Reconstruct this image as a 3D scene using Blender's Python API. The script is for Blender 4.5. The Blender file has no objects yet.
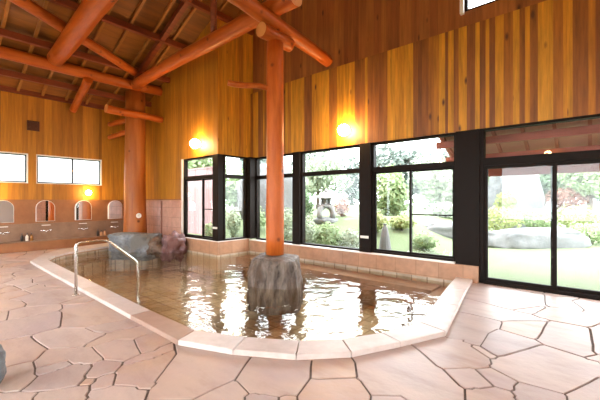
import bpy, bmesh, math, random
from mathutils import Vector, Matrix, noise
random.seed(11)
sc = bpy.context.scene
COL = sc.collection
PI = math.pi

# ------------------------------------------------------------------ camera
A = math.atan2(290, 335)
FOC, CX, CY, CH = 335.0, 300.0, 201.0, 1.4
F2 = (-math.sin(A), math.cos(A)); R2 = (math.cos(A), math.sin(A))
def at(px, Z):                        # plan position seen in column px at depth Z
    r = (px - CX) / FOC * Z
    return (F2[0]*Z + R2[0]*r, F2[1]*Z + R2[1]*r)
def hz(py, Z): return CH + (CY - py) / FOC * Z
def fl(px, py, z=0.0): return at(px, FOC*(CH - z)/(py - CY))
cam = bpy.data.cameras.new('camera'); co = bpy.data.objects.new('camera', cam); COL.objects.link(co)
cam.sensor_width = 36; cam.lens = FOC/600*36; cam.shift_y = 1/600; cam.clip_end = 300
co.location = (0, 0, CH); co.rotation_euler = (PI/2, 0, A)
sc.camera = co
sc.view_settings.view_transform = 'Standard'; sc.view_settings.look = 'None'
sc.view_settings.gamma = 1; sc.view_settings.use_curve_mapping = False
sc.view_settings.exposure = 0.12

# ------------------------------------------------------------------ mesh builder
class MB:
    def __init__(s): s.v=[]; s.f=[]; s.t=[]; s.m=[]; s.sm=[]
    def face(s, idx, t=.5, m=0, sm=False): s.f.append(tuple(idx)); s.t.append(t); s.m.append(m); s.sm.append(sm)
    def add(s, vs, fs, t=.5, m=0, sm=False):
        b=len(s.v); s.v += [tuple(p) for p in vs]
        for f in fs: s.face([b+i for i in f], t, m, sm)
    def box(s, x0,y0,z0,x1,y1,z1, t=.5, m=0):
        x0,x1=min(x0,x1),max(x0,x1); y0,y1=min(y0,y1),max(y0,y1); z0,z1=min(z0,z1),max(z0,z1)
        s.add([(x0,y0,z0),(x1,y0,z0),(x1,y1,z0),(x0,y1,z0),(x0,y0,z1),(x1,y0,z1),(x1,y1,z1),(x0,y1,z1)],
              [(0,3,2,1),(4,5,6,7),(0,1,5,4),(1,2,6,5),(2,3,7,6),(3,0,4,7)], t, m)
    def hexa(s, p, t=.5, m=0):        # 8 corners, bottom 4 ccw then top 4
        s.add(p, [(0,3,2,1),(4,5,6,7),(0,1,5,4),(1,2,6,5),(2,3,7,6),(3,0,4,7)], t, m)
    def prism(s, poly, z0, z1, t=.5, m=0, inset=0, bev=0):
        n=len(poly)
        if area(poly)<0: poly=poly[::-1]
        vs=[(p[0],p[1],z0) for p in poly]+[(p[0],p[1],z1-bev) for p in poly]
        fs=[tuple(range(n-1,-1,-1))]+[(i,(i+1)%n,n+(i+1)%n,n+i) for i in range(n)]
        if bev>0:
            q=offset(poly, inset or bev); vs+=[(p[0],p[1],z1) for p in q]
            fs+=[(n+i,n+(i+1)%n,2*n+(i+1)%n,2*n+i) for i in range(n)]+[tuple(range(2*n,3*n))]
        else: fs.append(tuple(range(n,2*n)))
        s.add(vs, fs, t, m)
    def tube(s, path, rad, seg=14, t=.5, m=0, wob=0, seed=0, cap=True, capm=None):
        path=[Vector(p) for p in path]; n=len(path)
        if not isinstance(rad,(list,tuple)): rad=[rad]*n
        d0=(path[1]-path[0]).normalized()
        up=Vector((0,0,1)) if abs(d0.z)<.9 else Vector((1,0,0))
        u=d0.cross(up).normalized(); b=len(s.v)
        for i in range(n):
            d=(path[min(i+1,n-1)]-path[max(i-1,0)]).normalized()
            u=(u-d*u.dot(d)).normalized(); w=d.cross(u)
            for k in range(seg):
                a=2*PI*k/seg; r=rad[i]
                if wob: r*=1+wob*noise.noise(Vector((math.cos(a)*1.2+seed*7.3, math.sin(a)*1.2, i*.35+seed)))
                s.v.append(tuple(path[i]+u*(math.cos(a)*r)+w*(math.sin(a)*r)))
        for i in range(n-1):
            for k in range(seg):
                k2=(k+1)%seg
                s.face([b+i*seg+k, b+i*seg+k2, b+(i+1)*seg+k2, b+(i+1)*seg+k], t, m, True)
        if cap:
            cm = m if capm is None else capm
            s.face([b+k for k in range(seg)][::-1], t, cm); s.face([b+(n-1)*seg+k for k in range(seg)], t, cm)
    def lathe(s, prof, c=(0,0,0), seg=18, t=.5, m=0, sm=True):
        b=len(s.v); n=len(prof)
        for r,z in prof:
            for k in range(seg):
                a=2*PI*k/seg; s.v.append((c[0]+r*math.cos(a), c[1]+r*math.sin(a), c[2]+z))
        for i in range(n-1):
            for k in range(seg):
                k2=(k+1)%seg; s.face([b+i*seg+k,b+i*seg+k2,b+(i+1)*seg+k2,b+(i+1)*seg+k],t,m,sm)
        s.face([b+k for k in range(seg)][::-1],t,m); s.face([b+(n-1)*seg+k for k in range(seg)],t,m)
    def ball(s, c, r, sub=3, amp=0, fr=1.5, seed=0, t=.5, m=0, flat=None, top=None, sm=True):
        bm=bmesh.new(); bmesh.ops.create_icosphere(bm, subdivisions=sub, radius=1)
        if not isinstance(r,(tuple,list)): r=(r,r,r)
        b=len(s.v)
        for v in bm.verts:
            p=v.co.copy(); k=1
            if amp: k+=amp*noise.fractal(p*fr+Vector((seed*3.1,seed*1.7,seed)), .8, 2.1, 4)
            if flat: p=Vector([math.copysign(abs(q)**flat,q) for q in p])
            q=Vector((p.x*k*r[0],p.y*k*r[1],p.z*k*r[2]))
            if top is not None and q.z>top: q.z=top+(q.z-top)*.25
            s.v.append((c[0]+q.x,c[1]+q.y,c[2]+q.z))
        for f in bm.faces: s.face([b+v.index for v in f.verts], t, m, sm)
        bm.free()
    def build(s, name, mats, parent=None, bevel=0, smooth_angle=None):
        me=bpy.data.meshes.new(name); me.from_pydata(s.v, [], s.f); me.update()
        if not isinstance(mats,(list,tuple)): mats=[mats]
        for mt in mats: me.materials.append(mt)
        me.polygons.foreach_set('material_index', s.m); me.polygons.foreach_set('use_smooth', s.sm)
        at_=me.attributes.new('tone','FLOAT','FACE'); at_.data.foreach_set('value', s.t)
        o=bpy.data.objects.new(name, me); COL.objects.link(o)
        if parent: o.parent=parent
        if bevel:
            b=o.modifiers.new('bevel','BEVEL'); b.width=bevel; b.segments=2; b.limit_method='ANGLE'
        return o
def area(p): return sum(p[i][0]*p[(i+1)%len(p)][1]-p[(i+1)%len(p)][0]*p[i][1] for i in range(len(p)))/2
def offset(poly, d):                  # inward offset of a ccw polygon
    n=len(poly); out=[]
    for i in range(n):
        a=Vector(poly[i-1][:2]); b=Vector(poly[i][:2]); c=Vector(poly[(i+1)%n][:2])
        e1=(b-a); e2=(c-b)
        if e1.length<1e-6 or e2.length<1e-6: out.append((b.x,b.y)); continue
        e1.normalize(); e2.normalize()
        n1=Vector((-e1.y,e1.x)); n2=Vector((-e2.y,e2.x)); m_=n1+n2
        if m_.length<.2: out.append((b.x,b.y)); continue
        m_.normalize(); k=d/max(.45,m_.dot(n1)); out.append((b.x+m_.x*k,b.y+m_.y*k))
    return out
def clip(poly, a, n):                 # keep the side where (p-a).n <= 0
    out=[]
    for i in range(len(poly)):
        p=poly[i]; q=poly[(i+1)%len(poly)]
        dp=(p[0]-a[0])*n[0]+(p[1]-a[1])*n[1]; dq=(q[0]-a[0])*n[0]+(q[1]-a[1])*n[1]
        if dp<=0: out.append(p)
        if (dp<0<dq) or (dq<0<dp):
            k=dp/(dp-dq); out.append((p[0]+(q[0]-p[0])*k,p[1]+(q[1]-p[1])*k))
    return out
def inside(p, poly):
    c=False; n=len(poly)
    for i in range(n):
        a=poly[i]; b=poly[i-1]
        if (a[1]>p[1])!=(b[1]>p[1]) and p[0]<(b[0]-a[0])*(p[1]-a[1])/(b[1]-a[1])+a[0]: c=not c
    return c

def thing(name, label, cat, loc=(0,0,0), group=None):
    o=bpy.data.objects.new(name, None); COL.objects.link(o); o.location=loc; o.empty_display_size=.1
    return tag(o,label,cat,group)
def tag(o, label, cat, group=None, kind=None):
    o['label']=label; o['category']=cat
    if group: o['group']=group
    if kind: o['kind']=kind
    return o
def struct(o, label=None, cat=None):
    o['kind']='structure'
    if label: o['label']=label
    if cat: o['category']=cat
    return o
def part(mb, name, mats, parent, bevel=0):        # world-coordinate mesh under a thing at parent.location
    o=mb.build(name, mats, None, bevel)
    lx=Vector(parent.location); q=parent
    while q.parent: q=q.parent; lx+=Vector(q.location)
    o.data.transform(Matrix.Translation(-lx)); o.parent=parent
    return o
def dup(root, loc, label, group=None, rotz=None):
    r=root.copy(); COL.objects.link(r); r.location=loc; r['label']=label
    if rotz is not None: r.rotation_euler=(0,0,rotz)
    if group: r['group']=group
    for ch in list(root.children):
        c=ch.copy(); COL.objects.link(c); c.parent=r
        for g in ch.children:
            d=g.copy(); COL.objects.link(d); d.parent=c
    return r

# ------------------------------------------------------------------ materials
def mat(name):
    m=bpy.data.materials.new(name); m.use_nodes=True; nt=m.node_tree
    return m, nt, nt.nodes, nt.links, nt.nodes['Principled BSDF']
def plain(name, col, rough=.5, metal=0, spec=.5):
    m,nt,N,L,B=mat(name); B.inputs['Base Color'].default_value=(*col,1); B.inputs['Roughness'].default_value=rough
    B.inputs['Metallic'].default_value=metal; B.inputs['Specular IOR Level'].default_value=spec
    return m
def ramp(N, stops):
    r=N.new('ShaderNodeValToRGB'); e=r.color_ramp.elements
    while len(e)<len(stops): e.new(.5)
    for i,(p,c) in enumerate(stops): e[i].position=p; e[i].color=(*c,1)
    return r
def mixc(N,L,fac,a,b,mode='MIX'):
    x=N.new('ShaderNodeMix'); x.data_type='RGBA'; x.blend_type=mode
    for sk,val in ((x.inputs[0],fac),(x.inputs[6],a),(x.inputs[7],b)):
        if hasattr(val,'links'): L.new(val,sk)
        elif isinstance(val,(int,float)): sk.default_value=val
        else: sk.default_value=(*val,1)
    return x.outputs[2]
def coords(N,L,scale,tone=None):
    tc=N.new('ShaderNodeTexCoord'); mp=N.new('ShaderNodeMapping'); mp.inputs['Scale'].default_value=scale
    L.new(tc.outputs['Object'],mp.inputs['Vector'])
    if tone is not None:              # every board gets its own patch of grain
        ml=N.new('ShaderNodeMath'); ml.operation='MULTIPLY'; ml.inputs[1].default_value=37.0; L.new(tone,ml.inputs[0])
        cb=N.new('ShaderNodeCombineXYZ'); [L.new(ml.outputs[0],cb.inputs[i]) for i in range(3)]
        L.new(cb.outputs[0],mp.inputs['Location'])
    return mp.outputs['Vector']
def nz(N,L,vec,scale,detail=4,rough=.6):
    t=N.new('ShaderNodeTexNoise'); t.inputs['Scale'].default_value=scale; t.inputs['Detail'].default_value=detail
    t.inputs['Roughness'].default_value=rough; L.new(vec,t.inputs['Vector']); return t.outputs['Fac']
def bump(N,L,B,h,dist,strength=1):
    b=N.new('ShaderNodeBump'); b.inputs['Distance'].default_value=dist; b.inputs['Strength'].default_value=strength
    L.new(h,b.inputs['Height']); L.new(b.outputs['Normal'],B.inputs['Normal'])
def wood(name, stops, stretch=(14,14,1.0), rough=.56, grain=.5, knots=True, knotcol=(.10,.035,.012)):
    m,nt,N,L,B=mat(name)
    a=N.new('ShaderNodeAttribute'); a.attribute_name='tone'
    v=coords(N,L,stretch,a.outputs['Fac'])
    g=nz(N,L,v,1.0,6,.65)
    r=ramp(N,stops); L.new(a.outputs['Fac'],r.inputs['Fac'])
    gr=ramp(N,[(.3,(1-grain,)*3),(.7,(1.12,1.12,1.12))]); L.new(g,gr.inputs['Fac'])
    c=mixc(N,L,1.0,r.outputs['Color'],gr.outputs['Color'],'MULTIPLY')
    if knots:
        kv=coords(N,L,tuple(q*.28 if q>5 else q*1.6 for q in stretch),a.outputs['Fac'])
        vo=N.new('ShaderNodeTexVoronoi'); vo.inputs['Scale'].default_value=.9; L.new(kv,vo.inputs['Vector'])
        kr=ramp(N,[(.05,(1,1,1)),(.13,(0,0,0))]); L.new(vo.outputs['Distance'],kr.inputs['Fac'])
        c=mixc(N,L,kr.outputs['Color'],c,knotcol)
    L.new(c,B.inputs['Base Color']); B.inputs['Roughness'].default_value=rough
    bump(N,L,B,g,.002)
    return m
M={}
M['plank']=wood('plank_wood',[(0,(.25,.085,.020)),(.35,(.40,.145,.016)),(.62,(.60,.255,.014)),(1,(.70,.33,.022))])
M['plank_red']=wood('red_plank_wood',[(0,(.29,.095,.026)),(1,(.44,.16,.036))],grain=.35)
M['plank_left']=wood('amber_plank_wood',[(0,(.34,.13,.009)),(1,(.58,.245,.015))],grain=.35,knots=False)
M['roof_board']=wood('roof_board_wood',[(0,(.17,.058,.007)),(1,(.32,.115,.014))],stretch=(6,.8,6),grain=.45,knots=False)
M['batten']=wood('batten_wood',[(0,(.34,.13,.02)),(1,(.42,.17,.03))],stretch=(1,14,14),grain=.3,knots=False)
M['purlin']=wood('purlin_wood',[(0,(.20,.036,.008)),(1,(.25,.05,.01))],stretch=(14,1,14),grain=.4,knots=False)
def log(name,col,dark,stretch):
    m,nt,N,L,B=mat(name)
    v=coords(N,L,stretch); g=nz(N,L,v,1,6,.7)
    r=ramp(N,[(.3,dark),(.6,col),(.85,tuple(min(1,q*1.25) for q in col))]); L.new(g,r.inputs['Fac'])
    kv=coords(N,L,(3,3,3)); vo=N.new('ShaderNodeTexVoronoi'); vo.inputs['Scale'].default_value=1.0; L.new(kv,vo.inputs['Vector'])
    kr=ramp(N,[(.07,(1,1,1)),(.16,(0,0,0))]); L.new(vo.outputs['Distance'],kr.inputs['Fac'])
    c=mixc(N,L,kr.outputs['Color'],r.outputs['Color'],tuple(q*.5 for q in dark))
    L.new(c,B.inputs['Base Color']); B.inputs['Roughness'].default_value=.42; B.inputs['Specular IOR Level'].default_value=.3
    bump(N,L,B,g,.006); return m
LC,LD=(.47,.112,.014),(.33,.062,.008)
M['log_x']=log('log_wood_lengthwise',LC,LD,(1.2,9,9)); M['log_y']=log('log_wood_crosswise',LC,LD,(9,1.2,9)); M['log_z']=log('log_wood_upright',(.56,.135,.02),(.40,.078,.011),(9,9,1.2))
M['pillar_z']=log('pale_pillar_wood',(.37,.115,.022),(.26,.07,.011),(7,7,.8))
M['log_end']=plain('log_end_grain',(.66,.30,.10),.6)
M['frame']=plain('dark_bronze_frame',(.012,.0075,.0055),.5,0,.10)
M['white']=plain('white_paint',(.8,.78,.74),.5)
M['steel']=plain('brushed_steel',(.72,.70,.66),.22,1)
M['chrome']=plain('chrome',(.8,.8,.8),.12,1)
def stone(name, c1, c2, c3=None, sc_=3, rough=.8, bd=.02, st=(1,1,1)):
    m,nt,N,L,B=mat(name)
    v=coords(N,L,st); g=nz(N,L,v,sc_,8,.65); g2=nz(N,L,v,sc_*.4,3,.5)
    r=ramp(N,[(.3,c1),(.7,c2)]); L.new(g,r.inputs['Fac']); c=r.outputs['Color']
    if c3:
        r2=ramp(N,[(.48,(0,0,0)),(.6,(1,1,1))]); L.new(g2,r2.inputs['Fac']); c=mixc(N,L,r2.outputs['Color'],c,c3)
    L.new(c,B.inputs['Base Color']); B.inputs['Roughness'].default_value=rough; bump(N,L,B,g,bd); return m
M['rock_grey']=stone('blue_grey_rock',(.06,.068,.075),(.32,.35,.38),(.15,.14,.125),5,.5,.07)
M['rock_purple']=stone('purple_red_rock',(.05,.018,.018),(.36,.21,.22),(.15,.06,.05),6,.5,.07)
M['rock_brown']=stone('wet_brown_rock',(.035,.022,.015),(.20,.13,.09),None,5,.3)
M['base_stone']=stone('pillar_base_stone',(.035,.024,.016),(.27,.215,.18),(.10,.062,.038),4,.6,.08,(2.8,2.8,.8))
M['boulder']=stone('pale_boulder',(.10,.105,.11),(.19,.195,.20),(.13,.135,.135),3,.9,.05)
M['lantern']=stone('lantern_granite',(.15,.15,.15),(.24,.24,.24),None,8,.9,.01)
# flagstones: own colour per stone, banding as in sandstone
def flag():
    m,nt,N,L,B=mat('sandstone_flag')
    a=N.new('ShaderNodeAttribute'); a.attribute_name='tone'
    r=ramp(N,[(0,(.44,.36,.345)),(.25,(.50,.375,.31)),(.5,(.54,.43,.38)),(.75,(.51,.35,.255)),(1,(.55,.47,.435))]); L.new(a.outputs['Fac'],r.inputs['Fac'])
    v=coords(N,L,(1.6,4.5,1),a.outputs['Fac']); g=nz(N,L,v,1.1,7,.6)
    r2=ramp(N,[(.3,(.80,.72,.70)),(.5,(1,1,1)),(.72,(1.12,1.10,1.08))]); L.new(g,r2.inputs['Fac'])
    c=mixc(N,L,1.0,r.outputs['Color'],r2.outputs['Color'],'MULTIPLY')
    v2=coords(N,L,(1,1,1),a.outputs['Fac']); g2=nz(N,L,v2,2.2,4,.55)
    r3=ramp(N,[(.42,(0,0,0)),(.75,(.7,.7,.7))]); L.new(g2,r3.inputs['Fac'])
    c=mixc(N,L,r3.outputs['Color'],c,(.47,.36,.365))
    L.new(c,B.inputs['Base Color'])
    B.inputs['Roughness'].default_value=.40; B.inputs['Specular IOR Level'].default_value=.32
    g3=nz(N,L,v2,14,6,.6); bump(N,L,B,g3,.004); return m
M['flag']=flag()
M['grout']=stone('dark_grout',(.11,.08,.065),(.20,.15,.125),None,30,.9,.003)
def slab(name, stops):
    m,nt,N,L,B=mat(name)
    a=N.new('ShaderNodeAttribute'); a.attribute_name='tone'
    r=ramp(N,stops); L.new(a.outputs['Fac'],r.inputs['Fac'])
    v=coords(N,L,(1,1,1)); g=nz(N,L,v,9,6,.6); r2=ramp(N,[(.3,(.9,.88,.86)),(.7,(1.05,)*3)]); L.new(g,r2.inputs['Fac'])
    L.new(mixc(N,L,1.0,r.outputs['Color'],r2.outputs['Color'],'MULTIPLY'),B.inputs['Base Color'])
    B.inputs['Roughness'].default_value=.42; B.inputs['Specular IOR Level'].default_value=.4; bump(N,L,B,g,.002); return m
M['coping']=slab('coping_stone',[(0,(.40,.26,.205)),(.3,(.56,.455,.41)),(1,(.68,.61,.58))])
M['coping_edge']=stone('coping_edge_stone',(.36,.20,.12),(.48,.29,.18),None,8,.6,.004)
def tiles(name, c1, c2, mortar, w, h, axis, rough=.35, msize=.006):
    m,nt,N,L,B=mat(name)
    tc=N.new('ShaderNodeTexCoord'); sp=N.new('ShaderNodeSeparateXYZ'); cb=N.new('ShaderNodeCombineXYZ')
    L.new(tc.outputs['Object'],sp.inputs[0]); 
    if axis=='xy': L.new(sp.outputs['X'],cb.inputs[0]); L.new(sp.outputs['Y'],cb.inputs[1])
    else:
        ad=N.new('ShaderNodeMath'); ad.operation='ADD'; L.new(sp.outputs['X'],ad.inputs[0]); L.new(sp.outputs['Y'],ad.inputs[1])
        L.new(ad.outputs[0],cb.inputs[0]); L.new(sp.outputs['Z'],cb.inputs[1])
    br=N.new('ShaderNodeTexBrick'); br.offset=0.0; L.new(cb.outputs[0],br.inputs['Vector'])
    br.inputs['Color1'].default_value=(*c1,1); br.inputs['Color2'].default_value=(*c2,1); br.inputs['Mortar'].default_value=(*mortar,1)
    br.inputs['Scale'].default_value=1; br.inputs['Brick Width'].default_value=w; br.inputs['Row Height'].default_value=h
    br.inputs['Mortar Size'].default_value=msize; br.inputs['Bias'].default_value=0
    v=coords(N,L,(1,1,1)); g=nz(N,L,v,7,5,.6); r2=ramp(N,[(.3,(.82,)*3),(.7,(1.1,)*3)]); L.new(g,r2.inputs['Fac'])
    L.new(mixc(N,L,1.0,br.outputs['Color'],r2.outputs['Color'],'MULTIPLY'),B.inputs['Base Color'])
    B.inputs['Roughness'].default_value=rough; return m
M['tile_pink']=tiles('pink_wall_tile',(.50,.27,.20),(.58,.34,.26),(.34,.20,.15),.30,.30,'v')
M['tile_curb']=tiles('tan_curb_tile',(.44,.235,.135),(.50,.285,.175),(.33,.18,.10),.42,.42,'v')
M['tile_pool']=tiles('brown_pool_tile',(.40,.33,.235),(.55,.47,.36),(.26,.20,.14),.30,.30,'xy',.5,.012)
M['bench']=stone('brown_bench_stone',(.20,.105,.05),(.34,.19,.10),None,6,.5,.003)
M['dado']=stone('brown_dado_stone',(.23,.088,.030),(.34,.14,.05),None,2.5,.5,.004)
M['wash']=stone('grey_brown_wash_stone',(.19,.105,.06),(.30,.18,.11),None,3,.45,.004)
def schlick(N,L,f0,normal=None):      # same reflectance from either side of a surface
    g=N.new('ShaderNodeNewGeometry'); d=N.new('ShaderNodeVectorMath'); d.operation='DOT_PRODUCT'
    L.new(normal if normal else g.outputs['Normal'],d.inputs[0]); L.new(g.outputs['Incoming'],d.inputs[1])
    def mt(op,a,b=None):
        x=N.new('ShaderNodeMath'); x.operation=op
        for i,v in enumerate((a,b)):
            if v is None: continue
            if hasattr(v,'links'): L.new(v,x.inputs[i])
            else: x.inputs[i].default_value=v
        return x.outputs[0]
    c=mt('ABSOLUTE',d.outputs['Value']); c=mt('SUBTRACT',1.0,c); p=mt('POWER',c,5.0)
    q=mt('MULTIPLY',p,1-f0); q=mt('ADD',q,f0); return mt('MINIMUM',q,1.0)
def glass(name, tint, ior=1.45, frost=None):
    m,nt,N,L,B=mat(name); N.remove(B); out=N['Material Output']
    t=N.new('ShaderNodeBsdfTransparent'); t.inputs[0].default_value=(*tint,1)
    g=N.new('ShaderNodeBsdfGlossy'); g.inputs['Roughness'].default_value=.01
    x=N.new('ShaderNodeMixShader'); L.new(schlick(N,L,.022),x.inputs[0]); L.new(t.outputs[0],x.inputs[1]); L.new(g.outputs[0],x.inputs[2])
    L.new(x.outputs[0],out.inputs['Surface']); return m
M['glass']=glass('clear_glass',(.95,.965,.96))
def frosted():
    m,nt,N,L,B=mat('frosted_glass'); N.remove(B); out=N['Material Output']
    t=N.new('ShaderNodeBsdfTranslucent'); t.inputs[0].default_value=(.75,.78,.78,1)
    g=N.new('ShaderNodeBsdfDiffuse'); g.inputs[0].default_value=(.6,.63,.63,1)
    x=N.new('ShaderNodeMixShader'); x.inputs[0].default_value=.2; L.new(t.outputs[0],x.inputs[1]); L.new(g.outputs[0],x.inputs[2])
    L.new(x.outputs[0],out.inputs['Surface']); return m
M['frost']=frosted()
def water():
    m,nt,N,L,B=mat('tea_brown_water'); N.remove(B); out=N['Material Output']
    t=N.new('ShaderNodeBsdfTransparent'); t.inputs[0].default_value=(.95,.905,.81,1)
    g=N.new('ShaderNodeBsdfGlossy'); g.inputs['Roughness'].default_value=.015
    v=coords(N,L,(1.0,1.0,1)); n1=nz(N,L,v,3.2,2,.45); n2=nz(N,L,v,9,2,.5)
    ad=N.new('ShaderNodeMath'); ad.operation='MULTIPLY_ADD'; ad.inputs[1].default_value=.22; L.new(n2,ad.inputs[0]); L.new(n1,ad.inputs[2])
    b=N.new('ShaderNodeBump'); b.inputs['Distance'].default_value=.022; b.inputs['Strength'].default_value=1; L.new(ad.outputs[0],b.inputs['Height'])
    L.new(b.outputs[0],g.inputs['Normal'])
    x=N.new('ShaderNodeMixShader'); L.new(schlick(N,L,.02,b.outputs[0]),x.inputs[0]); L.new(t.outputs[0],x.inputs[1]); L.new(g.outputs[0],x.inputs[2])
    L.new(x.outputs[0],out.inputs['Surface']); return m
M['water']=water()
def emit(name, col, st):
    m,nt,N,L,B=mat(name); B.inputs['Base Color'].default_value=(.9,.85,.75,1)
    B.inputs['Emission Color'].default_value=(*col,1); B.inputs['Emission Strength'].default_value=st; return m
M['globe']=emit('lit_lamp_globe',(1.0,.62,.27),140)
M['mirror']=plain('mirror_silver',(.86,.85,.83),.02,1)
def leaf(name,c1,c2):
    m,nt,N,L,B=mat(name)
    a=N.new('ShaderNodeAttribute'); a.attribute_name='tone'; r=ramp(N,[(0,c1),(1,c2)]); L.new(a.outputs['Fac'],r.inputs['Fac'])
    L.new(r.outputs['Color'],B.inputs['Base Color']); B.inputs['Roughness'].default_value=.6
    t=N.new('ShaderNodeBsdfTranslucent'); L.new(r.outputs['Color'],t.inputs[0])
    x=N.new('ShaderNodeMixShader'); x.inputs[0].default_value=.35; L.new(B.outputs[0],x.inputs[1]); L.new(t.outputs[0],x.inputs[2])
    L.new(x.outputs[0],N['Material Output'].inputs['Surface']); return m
M['leaf_mid']=leaf('mid_green_leaf',(.17,.24,.11),(.35,.43,.23))
M['leaf_dark']=leaf('deep_green_leaf',(.08,.14,.07),(.18,.27,.14))
M['leaf_yellow']=leaf('yellow_green_leaf',(.21,.25,.085),(.37,.40,.18))
M['leaf_red']=leaf('red_leaf',(.20,.07,.045),(.32,.16,.11))
M['leaf_far']=leaf('hazy_far_leaf',(.10,.13,.11),(.16,.19,.165))  # distance haze is put into this leaf colour
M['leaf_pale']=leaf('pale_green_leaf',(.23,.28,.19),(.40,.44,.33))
M['bark']=stone('dark_bark',(.05,.035,.028),(.13,.095,.075),None,10,.9,.02)
M['lawn']=stone('lawn_grass',(.095,.125,.055),(.135,.165,.08),None,25,.95,.03)
M['fence']=wood('red_fence_board',[(0,(.24,.135,.14)),(1,(.36,.22,.225))],grain=.3,knots=False,rough=.7)
M['porch']=wood('red_porch_wood',[(0,(.30,.075,.055)),(1,(.42,.14,.11))],stretch=(1,10,10),grain=.3,knots=False,rough=.6)
M['porch_board']=plain('porch_ceiling_board',(.52,.27,.22),.7)

# ------------------------------------------------------------------ the room: x -12..4, y -3..6.37, ridge over x = -4
XL,XR,YB,YF,YM=-12.0,4.0,5.25,-3.0,6.37
EAVE,PITCH,RIDGE=4.47,.42,-4.0
def roof(x): return EAVE+PITCH*((x-XL) if x<RIDGE else (2*RIDGE-XL-x))
def boards(mb, axis, c, th, u0, u1, z0, top, wr, holes=(), tones=(0,1), m=0, jit=.004, pick=None):
    """vertical boards on plane axis=c; th = signed thickness away from the room; top = number or function of u"""
    us=[u0]
    while us[-1]<u1-.06: us.append(min(u1, us[-1]+random.uniform(*wr)))
    us[-1]=u1
    cut=sorted(set([u for h in holes for u in h[:2] if u0<u<u1]))
    us=sorted(set([u for u in us if all(abs(u-k)>.035 for k in cut)]+cut))
    T=top if callable(top) else (lambda u: top)
    for a,b in zip(us,us[1:]):
        t=pick() if pick else random.uniform(*tones)
        sg=-1 if th>0 else 1
        ci=c+sg*random.uniform(0,jit); cj=c+th
        segs=[(z0,None)]; mid=(a+b)/2
        for h in sorted(holes,key=lambda h:h[2]):
            if h[0]<mid<h[1]:
                s0=segs.pop()
                if h[2]>s0[0]+.001: segs.append((s0[0],h[2]))
                segs.append((h[3],None))
        for lo,hi in segs:
            ha,hb=(hi,hi) if hi is not None else (T(a),T(b))
            if max(ha,hb)<=lo+.01: continue
            p0,p1=(min(ci,cj),max(ci,cj))
            if axis=='x': P=[(p0,a,lo),(p1,a,lo),(p1,b,lo),(p0,b,lo),(p0,a,ha),(p1,a,ha),(p1,b,hb),(p0,b,hb)]
            else: P=[(a,p0,lo),(b,p0,lo),(b,p1,lo),(a,p1,lo),(a,p0,ha),(b,p0,hb),(b,p1,hb),(a,p1,ha)]
            mb.hexa(P,t,m)
SILL,HEAD=.30,2.64
# left wall
w=MB(); lw=[(.35,2.13,1.90,2.74),(2.31,4.02,1.90,2.74)]
boards(w,'x',XL,-.15,YF,YB,1.44,EAVE+.03,(.10,.19),lw)
w.box(XL-.15,YF,-.3,XL,YB,1.44,.3)
struct(w.build('wall_left',M['plank_left']))
# dado + washing counter on the left wall
d=MB(); d.box(XL,-1.0,.76,XL+.035,YB,1.44)
struct(d.build('trim_1',M['dado'],None,.006))
# back wall
ba=[(-9.20,-7.40,-.4,HEAD)]
w=MB(); boards(w,'y',YB,.15,XL,-7.40,1.43,lambda u:roof(u)+.05,(.09,.17),ba,(.35,.95))
w.box(XL,YB,-.6,-9.2,YB+.15,1.43,.2)
struct(w.build('wall_back',M['plank_left']))
d=MB()
d.box(-10.31,YB-.05,-.1,-9.20,YB,1.43); d.box(XL+.04,YB-.05,-.1,-10.43,YB,1.43); d.box(XL+.04,YB-.012,-.1,-9.2,YB,1.43)
d.box(-10.43,YB-.02,-.1,-10.31,YB,1.40,m=3)
d.box(XL+.04,YB-.06,1.43,-9.20,YB,1.46,m=2)
struct(d.build('trim_2',[M['tile_pink'],M['dado'],M['dado'],M['purlin']]))
# return wall above window 4
w=MB(); boards(w,'x',-7.40,-.15,YB,YM+.24,HEAD,lambda u:roof(-7.4)+.05,(.09,.17),(),(.3,.95))
struct(w.build('wall_return',M['plank']))
# right wall with the long window row: lower boards, upper boards set back
def pickb():
    r=random.random()
    return random.uniform(.0,.22) if r<.30 else (random.uniform(.3,.5) if r<.5 else random.uniform(.62,1))
LED=4.48
w=MB()
boards(w,'y',YM,.22,-7.40,XR,HEAD,LED,(.045,.14),(),pick=pickb)
boards(w,'y',YM+.09,.13,-7.40,XR,LED,lambda u:roof(u)+.05,(.10,.2),[(-1.70,.10,4.78,5.62)],m=1,tones=(0,1))
boards(w,'y',YM,.15,1.6,XR,-.05,HEAD,(.06,.19),(),pick=pickb)
struct(w.build('wall_right',[M['plank'],M['plank_red']]))
# walls behind the camera; their windows are added to fill the hall with daylight
south=[(-11.2,-7.7,.3,2.9),(-6.9,-3.6,.3,2.9),(-2.8,.3,.3,2.9),(1.0,3.4,.9,2.7)]
w=MB(); boards(w,'y',YF,-.15,XL,XR,-.05,lambda u:roof(u)+.05,(.12,.22),south,(.3,1))
struct(w.build('wall_front',M['plank_left']))
east=[(-2.2,.2,.5,2.6),(.7,2.7,.9,2.6)]
w=MB(); boards(w,'x',XR,.15,YF,YM+.2,-.05,EAVE+.05,(.12,.22),east,(.3,1))
struct(w.build('wall_entrance',M['plank_left']))
d=MB(); d.box(XR-.02,2.8,-.05,XR,5.38,2.4,m=1); d.box(XR-.03,5.38,-.05,XR,5.88,2.6); d.box(XR-.03,5.88,-.05,XR,6.30,2.1,m=2)  # unseen panels, added to give the mirrors grey, pink and dark reflections
M['plaster']=plain('grey_plaster',(.46,.43,.41),.8)
struct(d.build('trim_11',[M['tile_pink'],M['plaster'],M['frame']]))

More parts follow.
